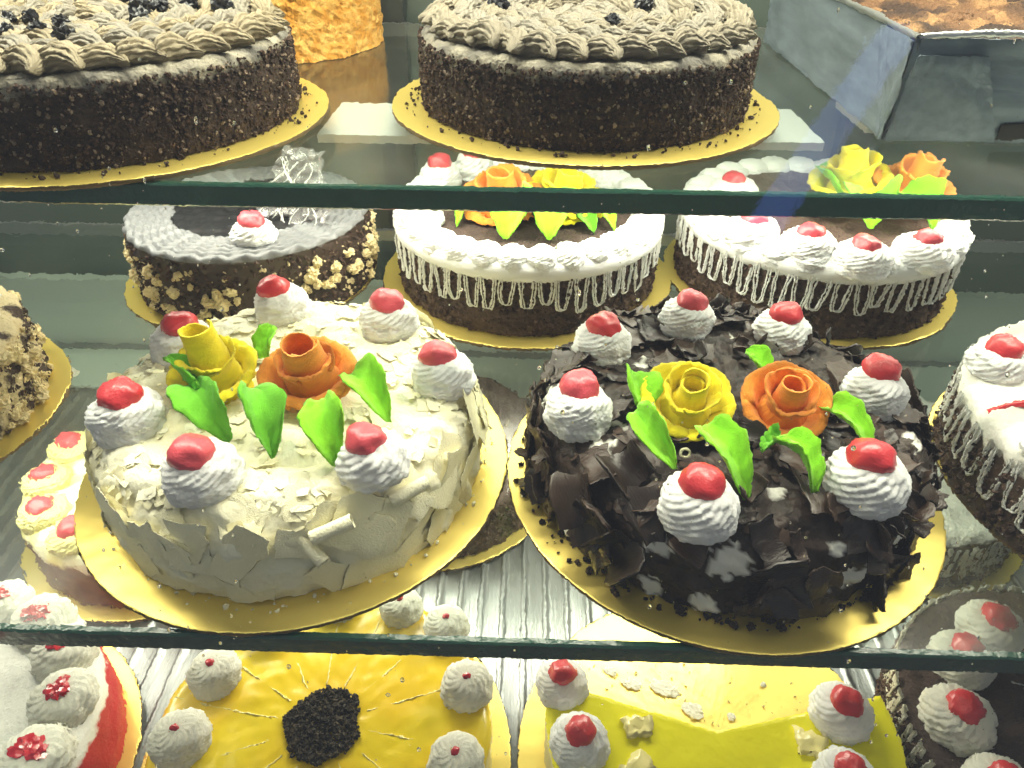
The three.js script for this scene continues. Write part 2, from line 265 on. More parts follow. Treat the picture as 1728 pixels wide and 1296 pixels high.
// a piped rose: a rolled bud and overlapping petals, each a sheet
function rose(parent, x, y, z, R, mat, { tilt = [0, 0], budH = 1.25, open = 1, spin = 0, budR = 1 } = {}) {
  const r = new THREE.Group(); r.name = 'icing_rose'; r.position.set(x, y, z); r.rotation.set(tilt[0], spin, tilt[1], 'XYZ'); parent.add(r);
  const k = rnd() * 50;
  part('rose_core', revolve([[0.001, 0.5 * R, 0, 1], [0.3 * R, 0.45 * R, 0.4, 1], [0.55 * R, 0.1 * R, 1, 0.3], [0.7 * R, -0.45 * R, 1, 0]], 40, (a, b, c) => 0.05 * R * noise(a * 150, b * 150, c * 150)), mat, r);
  // bud: a strip rolled 1.35 turns, open at the top
  part('bud', sheet(64, 14, (u, v) => { const a = u * TAU * 1.35, rad = R * budR * ((0.32 - 0.1 * u) * (0.85 + 0.15 * v) + (0.24 - 0.1 * u) * Math.pow(1 - v, 1.6)); return V(Math.cos(a) * rad * (1 + 0.06 * noise(u * 3, v, k)), R * (0.05 + v * (budH - 0.05) + 0.05 * v * noise(u * 4, k, 1) + 0.1 * v * Math.sin(a * 0.7)), Math.sin(a) * rad); }, R * 0.045), mat, r);
  const petal = (a0, span, r0, r1, h0, h1, ruffle, kk, flop) => part('petal', sheet(28, 14, (u, v) => {
    const a = a0 + (u - 0.5) * span, e = Math.pow(Math.max(0, Math.sin(Math.PI * clamp(u, 0.012, 0.988))), 0.28);
    const bow = Math.sin(v * Math.PI / 2), rad = r0 + (r1 - r0) * (0.35 * bow + 0.65 * Math.pow(v, 1.6)) * (0.72 + 0.28 * e) + ruffle * R * v * noise(u * 2.4 + kk, v * 1.2, kk);
    const h = h0 + (h1 - h0) * bow * (0.68 + 0.32 * e) - flop * R * Math.pow(v, 3) + ruffle * R * 0.7 * v * noise(u * 3 + kk * 2, 3, kk) + 0.05 * R * v * v * noise(u * 15 + kk, 7, kk);
    return V(Math.cos(a) * rad, h, Math.sin(a) * rad);
  }, (u, v) => R * (0.09 - 0.055 * v)), mat, r);
  for (let i = 0; i < 3; i++) petal(i * 2.1 + k, 2.9, 0.34 * R, 0.62 * R * open, -0.1 * R, (0.92 - 0.07 * i) * R, 0.06, k + i, 0.05);
  for (let i = 0; i < 4; i++) petal(i * 1.57 + k + 0.5, 2.3, 0.5 * R, (0.98 + 0.06 * (i % 2)) * R * open, -0.35 * R, (0.56 - 0.04 * i) * R, 0.08, k + i + 5, 0.16 * open);
  return r;
}
// loops of thin icing hanging down a side: one mesh per loop
const LOOP = [0, 1, 2, 3].map((k) => {
  const mk = (off) => { const pts = []; for (let i = 0; i <= 22; i++) { const t = i / 22, s = t * 2 - 1; pts.push(V(0.5 * Math.sign(s) * Math.pow(Math.abs(s), 0.45) * (1 + 0.12 * noise(t * 2, k, 2)) + off, -Math.pow(1 - Math.pow(Math.abs(s), 2.2), 0.8) + 0.03 * noise(t * 5, k, 5), 0.12 * noise(t * 3, k, 9))); } return pts; };
  return mk;
});
function loops(parent, R, y0, n, width, depth, from = 0, to = TAU, mat = M.icing, rad = 0.00095) {
  const geos = LOOP.map((mk, k) => { const dep = depth * [0.92, 1, 1.08, 0.96][k]; const one = (o) => new THREE.TubeGeometry(new THREE.CatmullRomCurve3(mk(o).map((p) => V(p.x * width, p.y * dep, p.z * width * 0.5))), 26, rad * 0.72, 5); return mergeGeometries([one(-0.1), one(0.1)]); });
  for (let i = 0; i < n; i++) { const a = from + (to - from) * (i + 0.5) / n + rr(-0.006, 0.006); part('icing_loop', geos[Math.floor(rnd() * 4)], mat, parent, [Math.cos(a) * (R + 0.001), y0 + rr(-0.002, 0.002), Math.sin(a) * (R + 0.001)], [0, Math.PI / 2 - a, rr(-0.1, 0.1)], [1, rr(0.88, 1.12), 1]); }
}

// ---------------------------------------------------------------- the display case
{ // ribbed steel floor: one pressed sheet, ribs running to the back
  const prof = []; const pitch = 0.0172; for (let x = -0.8; x < 0.8; x += pitch) prof.push([x, 0], [x + 0.0092, 0], [x + 0.0101, 0.0021], [x + 0.012, 0.0026], [x + 0.0139, 0.0021], [x + 0.0148, 0]);
  const pos = [], uv = [], idx = []; const nz = 24;
  for (let j = 0; j <= nz; j++) for (const [x, y] of prof) { const z = 0.2 - 0.724 * j / nz; pos.push(x, -0.19 - 0.0028 + y + 0.0009 * noise(x * 14, z * 9, 2), z); uv.push(x * 4, z * 4); }
  for (let j = 0; j < nz; j++) for (let i = 0; i < prof.length - 1; i++) { const a = j * prof.length + i, b = a + prof.length; idx.push(a, a + 1, b, b, a + 1, b + 1); }
  const g = new THREE.BufferGeometry(); g.setAttribute('position', new THREE.Float32BufferAttribute(pos, 3)); g.setAttribute('uv', new THREE.Float32BufferAttribute(uv, 2)); g.setIndex(idx); g.computeVertexNormals();
  structure('case_floor', g, M.steel);
}
const box = (w, h, d) => new THREE.BoxGeometry(w, h, d);
structure('rear_floor_panel', box(1.6, 0.003, 0.085).translate(0, -0.1868, -0.4815), M.panel);
structure('rear_upstand_wall', box(1.6, 0.095, 0.012).translate(0, -0.1455, -0.531), M.panel);
structure('rear_upstand_trim', box(1.6, 0.006, 0.01).translate(0, -0.187, -0.519), M.steel);
structure('case_rear_wall', box(1.8, 0.86, 0.02).translate(0, 0.2, -0.6), M.wall);
structure('case_ceiling', box(1.8, 0.02, 0.56).translate(0, 0.56, -0.33), M.wall);
for (const [x, w, label] of [[-0.141, 0.034, 'dark rear door post behind the yellow sponge cake'], [0.34, 0.03, 'dark rear door post behind the baking tin']])
  solo('door_post', box(w, 0.74, 0.016).translate(0, 0.18, 0), M.post, label, 'door post', [x, 0, -0.58]);

function shelf(label, y, zf, zb) {
  const t = thing('glass_shelf', label, 'glass shelf', [0, y - 0.0121, 0]); const w = 1.5, d = zf - zb - 0.008, th = 0.0117;
  part('glass_sheet', box(w, th, d).translate(0, 0.0002 + th / 2, zf - 0.004 - d / 2), M.glass, t);
  const r = (z) => { const s = new THREE.Shape(); const a = 0.0037, h = 0.0121; s.moveTo(0, 0); s.lineTo(a - 0.001, 0); s.lineTo(a, 0.001); s.lineTo(a, h - 0.001); s.lineTo(a - 0.001, h); s.lineTo(0, h); s.closePath(); return new THREE.ExtrudeGeometry(s, { depth: w, bevelEnabled: false }).rotateY(-Math.PI / 2).translate(w / 2, 0, z); };
  part('front_edge', r(zf - 0.0037), M.glassEdge, t).userData = { label: 'dark green polished front edge of the glass' };
  part('rear_edge', box(w, 0.0121, 0.0035).translate(0, 0.00605, zb + 0.0018), M.steel, t);
  return t;
}
const Y1 = 0.1658, YF = -0.19;
shelf('upper glass shelf holding the two brown crumb cakes and the tin', Y1, -0.1437, -0.57);
shelf('middle glass shelf holding the white chocolate and black forest cakes', 0, 0, -0.462);

for (const l of LAMPS) {
  const t = thing(l.name, l.label, 'lamp', l.at); const m = new THREE.Matrix4().lookAt(V(...l.at), V(...l.aim), V(0, 0, 1)); t.quaternion.setFromRotationMatrix(m);
  part('housing', box(l.w + 0.004, l.h + 0.004, 0.005).translate(0, 0, 0.0045), M.lampBody, t);
  const e = std([0.9, 0.9, 0.85], { roughness: 0.5, emissiveIntensity: 2.2 }); e.emissive.setRGB(...l.color); part('diffuser', box(l.w - 0.006, l.h - 0.006, 0.001).translate(0, 0, 0.0012), e, t);
  const li = new THREE.RectAreaLight(new THREE.Color().setRGB(...l.color), l.I, l.w, l.h); li.name = l.name + '_glow'; li.position.set(0, 0, -0.002); t.add(li);
}

// ---------------------------------------------------------------- middle shelf, front row
const BY = 0.0004, CY = BY + 0.0034;                 // board on shelf, cake on board
board('round gold cake board under the white chocolate shaving cake', -0.1341, -0.1243, BY);
board('round gold cake board under the dark chocolate shaving cake', 0.1157, -0.121, BY);

{ // white chocolate cake
  const cx = -0.133, cz = -0.1243, R = 0.107, H = 0.055, er = 0.024;
  const t = thing('white_chocolate_cake', 'round white chocolate cake with yellow and orange icing roses and seven cherries', 'cake', [cx, CY, cz]);
  const lift = (x, y, z) => { const k = noise(x * 32, y * 38, z * 60) * 3; return 0.0008 * (Math.floor(k) + ss(0.4, 1, k - Math.floor(k))) + 0.0012 * noise(x * 60, y * 60, z * 60) + 0.0006 * noise(x * 200, y * 200, z * 200); };
  part('cake_body', revolve(profile(R, H, er, 0.0022), 240, lift, (x, y, z) => mix([0.88, 0.82, 0.54], [0.91, 0.89, 0.72], clamp(0.5 + fbm(x * 30, y * 30, z * 30))), ), M.vcWhiteChoc, t);
  for (let i = 0; i < 190; i++) {
    const s = rnd() < 0.25 ? rr(0.2, 0.6) : rr(0.58, 0.985), a = rr(0, TAU), q = skin(R, H, er, s, a, s > 0.66 ? rr(-0.0006, 0.0006) : rr(-0.0003, 0.0005)), sz = s > 0.72 ? rr(0.018, 0.04) : rr(0.009, 0.022);
    const m = part('chocolate_shaving', SHAVEW[Math.floor(rnd() * 8)], rnd() < 0.6 ? M.white1 : M.white2, t, null, null, [sz, sz * 0.3, sz * rr(0.7, 1.1)]);
    m.position.copy(q.p); m.quaternion.setFromUnitVectors(UPV, q.n.add(V(rr(-1, 1), rr(-1, 1), rr(-1, 1)).multiplyScalar(s > 0.72 ? 0.05 : 0.09)).normalize()).multiply(Q.setFromAxisAngle(UPV, rr(0, TAU)));
  }
  for (const [x, y, z, ry, rz, L, rad] of [[0.046, 0.045, 0.1, 0.35, 0.25, 0.02, 0.0034], [0.036, 0.034, 0.103, -0.6, -0.5, 0.016, 0.003], [0.078, 0.045, 0.074, 0.5, 0.2, 0.02, 0.0035]])
    part('chocolate_roll', sheet(26, 4, (u, v) => { const a = u * TAU * 1.3; return V((v - 0.5) * L, Math.cos(a) * rad * (1 - 0.16 * u), Math.sin(a) * rad * (1 - 0.16 * u)); }, 0.001), M.white1, t, [x, y, z], [0, ry, rz]);
  crumbs(t, 'fine_shavings', 480, () => { const s = 0.1 + 0.6 * Math.sqrt(rnd()), q = skin(R, H, er, s, rr(0, TAU), rr(-0.0002, 0.0012)); q.p.n = q.n; return q.p; }, [0.0025, 0.009], [[0.91, 0.87, 0.62], [0.92, 0.89, 0.7], [0.9, 0.84, 0.56]], SHAVEW[4], M.crumbWhite);
  crumbs(t, 'fallen_crumbs', 90, () => { const a = rr(-0.4, Math.PI + 0.4), r = R + Math.abs(rr(-0.004, 0.008)); return V(Math.cos(a) * r, 0.0006, Math.sin(a) * r); }, [0.0005, 0.0018], [[0.86, 0.82, 0.62]]);
  const top = H - 0.001;
  for (const [x, z, dx, dz] of [[-0.2056, -0.0824, 0, -0.05], [-0.1508, -0.0419, -0.1, 0.05], [-0.0712, -0.054, -0.15, -0.05], [-0.0443, -0.1264, -0.15, -0.1], [-0.0849, -0.1846, 0, 0], [-0.1569, -0.1999, -0.2, 0], [-0.204, -0.1525, 0.1, 0]])
    rosette(t, (x - cx) * 0.985, top, (z - cz) * 0.985 - 0.001, rr(0.0168, 0.0182), { cherry: true, ch: 1.04, dx, dz, tall: 0.98, cherryMat: rnd() < 0.5 ? M.cherry : M.cherryPink });
  rose(t, -0.169 - cx, 0.062, -0.117 - cz, 0.024, M.yellow, { tilt: [0.16, 0.05], budH: 1.5, spin: 1.1, budR: 1.1 });
  rose(t, -0.117 - cx, 0.062, -0.117 - cz, 0.0235, M.orange, { tilt: [0.3, 0.0], budH: 1.3, spin: 0.3, open: 1.08, budR: 1.35 });
  const lf = (a, b, w, roll, mt, c) => leaf(t, [a[0] - cx, a[1], a[2] - cz], [b[0] - cx, b[1], b[2] - cz], w, roll, mt, c);
  lf([-0.174, 0.07, -0.098], [-0.143, 0.057, -0.066], 0.012, 0.3, M.leafDark, 0.18); lf([-0.141, 0.073, -0.092], [-0.12, 0.056, -0.054], 0.011, -0.2, M.leafDark, 0.2);
  lf([-0.103, 0.072, -0.085], [-0.089, 0.056, -0.05], 0.0115, 0.1, M.leaf, 0.2); lf([-0.093, 0.068, -0.114], [-0.067, 0.06, -0.08], 0.0115, 0.15, M.leaf, 0.24);
  lf([-0.171, 0.06, -0.092], [-0.19, 0.084, -0.11], 0.008, 0.7, M.leafDark, 0.1); lf([-0.15, 0.06, -0.14], [-0.148, 0.074, -0.158], 0.007, 0, M.leaf, 0.1);
}
{ // dark chocolate shaving cake
  const cx = 0.1135, cz = -0.121, R = 0.106, H = 0.055, er = 0.024;
  const t = thing('black_forest_cake', 'round cake covered in dark chocolate shavings with yellow and orange icing roses', 'cake', [cx, CY, cz]);
  const patches = [[-0.094, 0.024, 0.053, 0.011], [-0.09, 0.012, 0.058, 0.009], [-0.019, 0.036, 0.106, 0.011], [0.043, 0.019, 0.099, 0.009], [0.056, 0.023, 0.092, 0.009], [-0.026, 0.007, 0.105, 0.007], [-0.073, 0.056, 0.045, 0.006], [-0.044, 0.056, -0.031, 0.006], [-0.102, 0.049, -0.009, 0.009], [0.032, 0.044, 0.1, 0.005], [-0.061, 0.056, 0.025, 0.006], [0.007, 0.056, 0.074, 0.005], [-0.049, 0.035, 0.096, 0.007], [-0.05, 0.006, 0.095, 0.006], [0.07, 0.03, 0.085, 0.009], [0.018, 0.056, -0.063, 0.005], [-0.085, 0.052, -0.045, 0.008], [0.09, 0.05, 0.03, 0.006]];
  const covers = (p, sz) => patches.some(([a, b, c, r]) => Math.hypot(p.x - a, p.y - b, p.z - c) < r * 0.8 + sz * 0.34);
  const bare = (x, y, z) => { let d = 9; for (const [a, b, c, r] of patches) d = Math.min(d, Math.hypot(x - a, y - b, z - c) / r); return d + 0.4 * noise(x * 130, y * 130, z * 130); };
  part('cake_body', revolve(profile(R, H, er, 0.0018), 280, (x, y, z) => 0.0022 * noise(x * 60, y * 60, z * 60) + 0.0014 * noise(x * 150, y * 150, z * 150) - 0.001, (x, y, z) => (bare(x, y, z) < 0.95 ? [0.84, 0.83, 0.76] : mix([0.02, 0.011, 0.007], [0.04, 0.022, 0.014], clamp(0.5 + noise(x * 80, y * 80, z * 80))))), M.vcCream, t);
  let n = 0; while (n < 295) {
    const s = 0.12 + 0.87 * Math.sqrt(rnd()), a = rr(0, TAU), q = skin(R, H, er, s, a, rr(0.0002, 0.0022));
    const sz = s > 0.7 ? rr(0.018, 0.038) : rr(0.013, 0.03); if (covers(q.p, sz)) continue; n++;
    const m = part('chocolate_shaving', SHAVE[Math.floor(rnd() * 8)], [M.shave1, M.shave2, M.shave3][Math.floor(rnd() * 3)], t, null, null, [sz, sz, sz * rr(0.7, 1.2)]);
    m.position.copy(q.p); m.quaternion.setFromUnitVectors(UPV, q.n.add(V(rr(-1, 1), rr(-1, 1), rr(-1, 1)).multiplyScalar(s > 0.7 ? 0.1 : 0.3)).normalize()).multiply(Q.setFromAxisAngle(UPV, rr(0, TAU)));
  }
  const darks = [[0.03, 0.017, 0.011], [0.05, 0.028, 0.018], [0.018, 0.01, 0.008]];
  crumbs(t, 'chocolate_flakes', 800, () => { for (;;) { const s = 0.05 + 0.95 * Math.sqrt(rnd()), q = skin(R, H, er, s, rr(0, TAU), rr(0, 0.0024)); if (bare(q.p.x, q.p.y, q.p.z) > 1.3) { q.p.n = q.n; return q.p; } } }, [0.0015, 0.007], darks, SHAVE[0]);
  crumbs(t, 'fallen_crumbs', 200, () => { const a = rr(-0.6, Math.PI + 0.7), r = R + Math.abs(rr(-0.007, 0.008)) * (Math.cos(a) < -0.5 ? 1.5 : 0.8); return V(Math.cos(a) * r, 0.0006, Math.sin(a) * r); }, [0.0005, 0.003], darks);
  const top = H - 0.001;
  for (const [x, z, dx, dz, R2] of [[0.0783, -0.0255, 0, -0.1, 0.0185], [0.1621, -0.0446, -0.05, -0.1, 0.0195], [0.1926, -0.1174, 0.1, -0.2, 0.018], [0.1578, -0.1794, 0, -0.05, 0.018], [0.1007, -0.1952, 0.1, 0, 0.0175], [0.0436, -0.1625, 0, 0, 0.018], [0.0259, -0.0951, 0, -0.2, 0.0185]])
    rosette(t, (x - cx) * 0.97, top, (z - cz) * 0.97 - 0.001, R2 * 0.94, { cherry: true, ch: 1.05, dx, dz, tall: 1.05, cherryMat: rnd() < 0.5 ? M.cherry : M.cherryPink });
  rose(t, 0.0845 - cx, 0.063, -0.099 - cz, 0.0228, M.yellow, { tilt: [0.34, 0.02], budH: 1.02, open: 1.05, spin: 2.2 });
  rose(t, 0.1355 - cx, 0.063, -0.1 - cz, 0.0226, M.orange, { tilt: [0.34, 0.08], budH: 1.1, open: 1, spin: 0.9 });
  const lf = (a, b, w, roll, mt, c) => leaf(t, [a[0] - cx, a[1], a[2] - cz], [b[0] - cx, b[1], b[2] - cz], w, roll, mt, c);
  lf([0.062, 0.064, -0.095], [0.055, 0.07, -0.125], 0.0095, 0.2, M.leaf, 0.15); lf([0.057, 0.069, -0.086], [0.074, 0.06, -0.05], 0.0085, 0.5, M.leaf, 0.2);
  lf([0.089, 0.071, -0.073], [0.104, 0.058, -0.032], 0.0105, 0.15, M.leaf, 0.2); lf([0.124, 0.068, -0.069], [0.136, 0.058, -0.038], 0.0095, -0.1, M.leaf, 0.22);
  lf([0.128, 0.063, -0.075], [0.115, 0.062, -0.066], 0.006, 0, M.leafDark, 0.1); lf([0.157, 0.066, -0.099], [0.173, 0.06, -0.066], 0.009, 0.25, M.leaf, 0.2); lf([0.132, 0.064, -0.125], [0.126, 0.07, -0.148], 0.007, 0, M.leaf, 0.1);
  part('air_bubble_ring', new THREE.TorusGeometry(0.0022, 0.0007, 8, 20), M.white2, t, [0.0795 - cx, 0.06, -0.066 - cz], [-0.6, 0, 0]);
}

// ---------------------------------------------------------------- crumb-sided cakes with loops
const CH = [[0.06, 0.034, 0.022], [0.085, 0.05, 0.032], [0.04, 0.022, 0.015], [0.11, 0.07, 0.05]];
const sideCrumbs = (t, R, H, n, cols = CH, size = [0.0008, 0.0026]) => crumbs(t, 'crumb_coating', n, () => { const a = rr(0, TAU), y = rr(0.001, H - 0.004); return V(Math.cos(a) * (R + rr(-0.0004, 0.0012)), y, Math.sin(a) * (R + rr(-0.0004, 0.0012))); }, size, cols);
function darkBody(t, R, H, topColor, er = 0.008, topDisp = 0.0015) {
  part('cake_body', revolve(profile(R, H, er, 0.0026), 200, (x, y, z) => topDisp * noise(x * 70, y * 70, z * 70), (x, y, z, a, r, ny) => (ny > 0.55 ? mix(topColor, topColor.map((c) => c * 0.75), clamp(0.5 + fbm(x * 60, y * 60, z * 60))) : mix([0.05, 0.03, 0.02], [0.09, 0.055, 0.036], clamp(0.5 + noise(x * 200, y * 200, z * 200))))), M.vcCrumb, t);
}
const ring = (n, r, f, ph = 0) => { for (let i = 0; i < n; i++) { const a = ph + i / n * TAU; f(Math.cos(a) * r, Math.sin(a) * r, a, i); } };

// cake with drip loops behind, two roses
board('gold board under the drip-iced cake with orange and yellow roses at the back', 0.0, -0.373, BY);
{
  const cx = 0, cz = -0.373, R = 0.109, H = 0.058; const t = thing('drip_iced_cake', 'chocolate cake with white shell border and roses, behind the gap between the front cakes', 'cake', [cx, CY, cz]);
  darkBody(t, R, H, [0.07, 0.045, 0.035]); sideCrumbs(t, R, H, 3800);
  ring(30, R - 0.011, (x, z, a) => part('cream_border_shell', ROS[Math.floor(rnd() * 5)], M.cream, t, [x, H - 0.004, z], [0, rr(0, 6), 0], [0.0135, 0.0125, 0.0135]));
  part('cream_band', new THREE.TorusGeometry(R - 0.005, 0.0085, 14, 120).rotateX(Math.PI / 2), M.cream, t, [0, H - 0.006, 0]);
  loops(t, R + 0.001, H - 0.006, 50, 0.0098, 0.029);
  for (const [x, z] of [[-0.078, -0.42], [-0.05, -0.447], [-0.085, -0.338], [0.062, -0.435]]) rosette(t, x - cx, H, z - cz, 0.018, { cherry: true, ch: 1.05, cherryMat: M.cherryPink });
  rose(t, -0.02, H + 0.004, 0.012, 0.033, M.orange, { tilt: [0.25, 0.1], budH: 1.0 }); rose(t, 0.029, H + 0.004, 0.008, 0.033, M.yellow, { tilt: [0.2, -0.1], budH: 1.0 });
  leaf(t, [-0.012, H + 0.012, 0.034], [-0.016, H + 0.002, 0.074], 0.021, 0, M.leaf, 0.2); leaf(t, [0.014, H + 0.018, 0.03], [0.018, H + 0.002, 0.074], 0.024, 0, M.leaf, 0.2);
  leaf(t, [-0.046, H + 0.006, 0.004], [-0.056, H + 0.002, 0.05], 0.008, 0, M.leaf, 0.15); leaf(t, [0.055, H + 0.008, 0.012], [0.068, H + 0.002, 0.052], 0.009, 0.2, M.leaf, 0.15); leaf(t, [0.046, H + 0.006, 0.03], [0.05, H + 0.002, 0.055], 0.009, 0.2, M.leafDark, 0.15);
}
board('gold board under the drip-iced cake with cherries at the rear right', 0.244, -0.381, BY, 0.122);
{
  const cx = 0.243, cz = -0.381, R = 0.111, H = 0.058; const t = thing('drip_iced_cake', 'chocolate cake with cream border, cherries and icing drips, rear right of the middle shelf', 'cake', [cx, CY, cz]);
  darkBody(t, R, H, [0.1, 0.06, 0.045]); sideCrumbs(t, R, H, 3800);
  ring(26, R - 0.012, (x, z) => part('cream_border_shell', ROS[Math.floor(rnd() * 5)], M.cream, t, [x, H - 0.005, z], [0, rr(0, 6), 0], [0.0155, 0.0115, 0.0155]));
  part('cream_band', new THREE.TorusGeometry(R - 0.006, 0.009, 14, 120).rotateX(Math.PI / 2), M.cream, t, [0, H - 0.006, 0]);
  loops(t, R + 0.001, H - 0.006, 50, 0.0098, 0.029);
  for (const [x, z] of [[0.17, -0.404], [0.167, -0.318], [0.205, -0.293], [0.24, -0.272], [0.292, -0.285], [0.33, -0.4]]) rosette(t, (x - cx) * 0.94, H - 0.002, (z - cz) * 0.94, 0.021, { cherry: true, ch: 0.95, cherryMat: M.cherryPink, cs: 0.5, tall: 0.8 });
  rose(t, 0.026, H + 0.012, -0.012, 0.033, M.yellow, { tilt: [0.1, 0.2], budH: 1.1 }); rose(t, 0.072, H + 0.012, -0.004, 0.031, M.orange, { tilt: [0.2, -0.1], budH: 1.1 });
  leaf(t, [0.02, H + 0.004, 0.0], [0.004, H + 0.022, -0.045], 0.02, 0, M.leaf, 0.1); leaf(t, [0.034, H + 0.016, 0.012], [0.018, H + 0.006, 0.058], 0.022, 0.2, M.leaf, 0.15); leaf(t, [0.054, H + 0.016, 0.012], [0.07, H + 0.006, 0.056], 0.02, 0.2, M.leaf, 0.15); leaf(t, [0.005, H + 0.004, 0.01], [-0.012, H + 0.006, 0.034], 0.01, 0, M.leaf, 0.15);
}
// right edge: white topped drip cake
board('gold board under the white topped drip cake at the right edge', 0.376, -0.117, BY);
{
  const cx = 0.362, cz = -0.112, R = 0.111, H = 0.056; const t = thing('white_topped_drip_cake', 'white cream topped chocolate cake with red gel line at the right edge', 'cake', [cx, CY, cz]);
  part('cake_body', revolve(profile(R, H, 0.012, 0.0026), 200, (x, y, z) => 0.0012 * noise(x * 60, y * 60, z * 60), (x, y, z, a, r, ny) => (y > H - 0.016 + 0.003 * noise(x * 90, 1, z * 90) ? [0.82, 0.81, 0.74] : mix([0.045, 0.027, 0.02], [0.08, 0.05, 0.034], clamp(0.5 + noise(x * 200, y * 200, z * 200))))), M.vcCream, t);
  sideCrumbs(t, R, H - 0.016, 3600); loops(t, R, H - 0.01, 48, 0.01, 0.031);
  rosette(t, 0.274 - cx, H, -0.152 - cz, 0.0165, { cherry: true, ch: 1.0, tall: 0.8, geos: ROSbig }); rosette(t, 0.268 - cx, H - 0.002, -0.078 - cz, 0.0155, {}); rosette(t, 0.29 - cx, H, -0.045 - cz, 0.018, { cherry: true }); rosette(t, 0.335 - cx, H, -0.195 - cz, 0.018, { cherry: true });
  part('red_gel_line', new THREE.TubeGeometry(new THREE.CatmullRomCurve3([V(-0.1075, H - 0.0055, -0.004), V(-0.1015, H - 0.001, -0.004), V(-0.09, H + 0.001, -0.005), V(-0.06, H + 0.001, -0.003), V(-0.02, H + 0.001, -0.006)]), 40, 0.0017, 8), M.redGel, t);
}
// left edge: nut-sided cake
function nutCake(t, R, H, nClump, from, to) {
  for (let i = 0; i < nClump; i++) { const a = rr(from, to), s = rr(0.7, 0.97), q = skin(R, H, 0.008, s, a, 0.001), z = rr(0.003, 0.0066); part('nut_cluster', LUMP[i % 3], M.nut, t, [q.p.x, q.p.y, q.p.z], [rr(0, 6), rr(0, 6), rr(0, 6)], [z, z * rr(0.7, 1), z * rr(0.8, 1.2)]); }
  crumbs(t, 'nut_crumbs', 900, () => skin(R, H, 0.008, rr(0.68, 0.99), rr(from, to), rr(0, 0.001)).p, [0.0008, 0.003], [[0.7, 0.58, 0.34], [0.08, 0.05, 0.034], [0.06, 0.036, 0.025]]);
}
board('gold board under the nut-sided cake at the left edge', -0.413, -0.157, BY, 0.107);
{
  const cx = -0.413, cz = -0.157, R = 0.093, H = 0.055; const t = thing('nut_sided_cake', 'cake with chopped nuts down its side, cut off by the left edge', 'cake', [cx, CY, cz]);
  part('cake_body', revolve(profile(R, H, 0.01, 0.0026), 180, (x, y, z) => 0.0016 * noise(x * 70, y * 70, z * 70), (x, y, z) => (Math.hypot(x, z) < R - 0.018 ? [0.5, 0.5, 0.5] : noise(x * 40, y * 40, z * 40) > 0.25 ? [0.05, 0.03, 0.02] : [0.6, 0.5, 0.3])), M.vcCrumb, t);
  nutCake(t, R, H, 70, -1, 1.6); ring(18, R - 0.02, (x, z) => part('cream_border_shell', ROS[Math.floor(rnd() * 5)], M.cream, t, [x, H - 0.003, z], [0, rr(0, 6), 0], 0.011));
}
// rear left: grey combed glaze, one cherry
board('gold board under the grey combed glaze cake at the rear left', -0.238, -0.364, BY, 0.105);
{
  const cx = -0.23, cz = -0.362, R = 0.096, H = 0.058; const t = thing('combed_glaze_cake', 'dark cake with grey combed icing ring, nut sides and one cherry', 'cake', [cx, CY, cz]);
  part('cake_body', revolve(profile(R, H, 0.006, 0.0008), 300, (x, y, z, a, r) => (y > H - 0.004 && r > 0.06 ? 0.0022 * Math.abs(Math.sin((r + 0.0014 * Math.sin(a * 30)) * 520)) + 0.0004 * Math.sin(a * 60) : 0.001 * noise(x * 80, y * 80, z * 80)), (x, y, z, a, r, ny) => (ny > 0.5 ? (r > 0.06 + 0.004 * noise(x * 40, 2, z * 40) ? [0.2, 0.205, 0.215] : [0.012, 0.012, 0.014]) : [0.05, 0.033, 0.024])), M.vcComb, t);
  sideCrumbs(t, R, H, 1500); nutCake(t, R, H, 85, -0.4, Math.PI + 0.5);
  rosette(t, 0.024, H, 0.062, 0.0165, { cherry: true, ch: 1.05, cherryMat: M.cherryPink, tall: 0.85 });
  const sh = part('clear_wrap', sheet(24, 24, (u, v) => V((u - 0.5) * 0.07 * (1 - 0.5 * v) + 0.004 * noise(u * 4, v * 4, 1), v * 0.05, 0.009 * noise(u * 5, v * 5, 3) + 0.004 * noise(u * 11, v * 11, 4) - v * 0.03), 0.0004), std([0.93, 0.92, 0.92], { transmission: 0.9, thickness: 0, roughness: 0.2 }), t, [0.042, H - 0.003, 0.026], [0.1, -0.4, 0]);
  for (let i = 0; i < 7; i++) { const pts = []; for (let j = 0; j <= 10; j++) pts.push(V((i / 6 - 0.5) * 0.042 * (1 - 0.05 * j) + 0.006 * Math.sin(j * 0.9 + i), j / 10 * 0.048, 0.0022 + 0.004 * Math.sin((i / 6) * 3) - j / 10 * 0.02)); part('drizzle', new THREE.TubeGeometry(new THREE.CatmullRomCurve3(pts), 30, 0.0005, 5), M.icing, sh); }
}

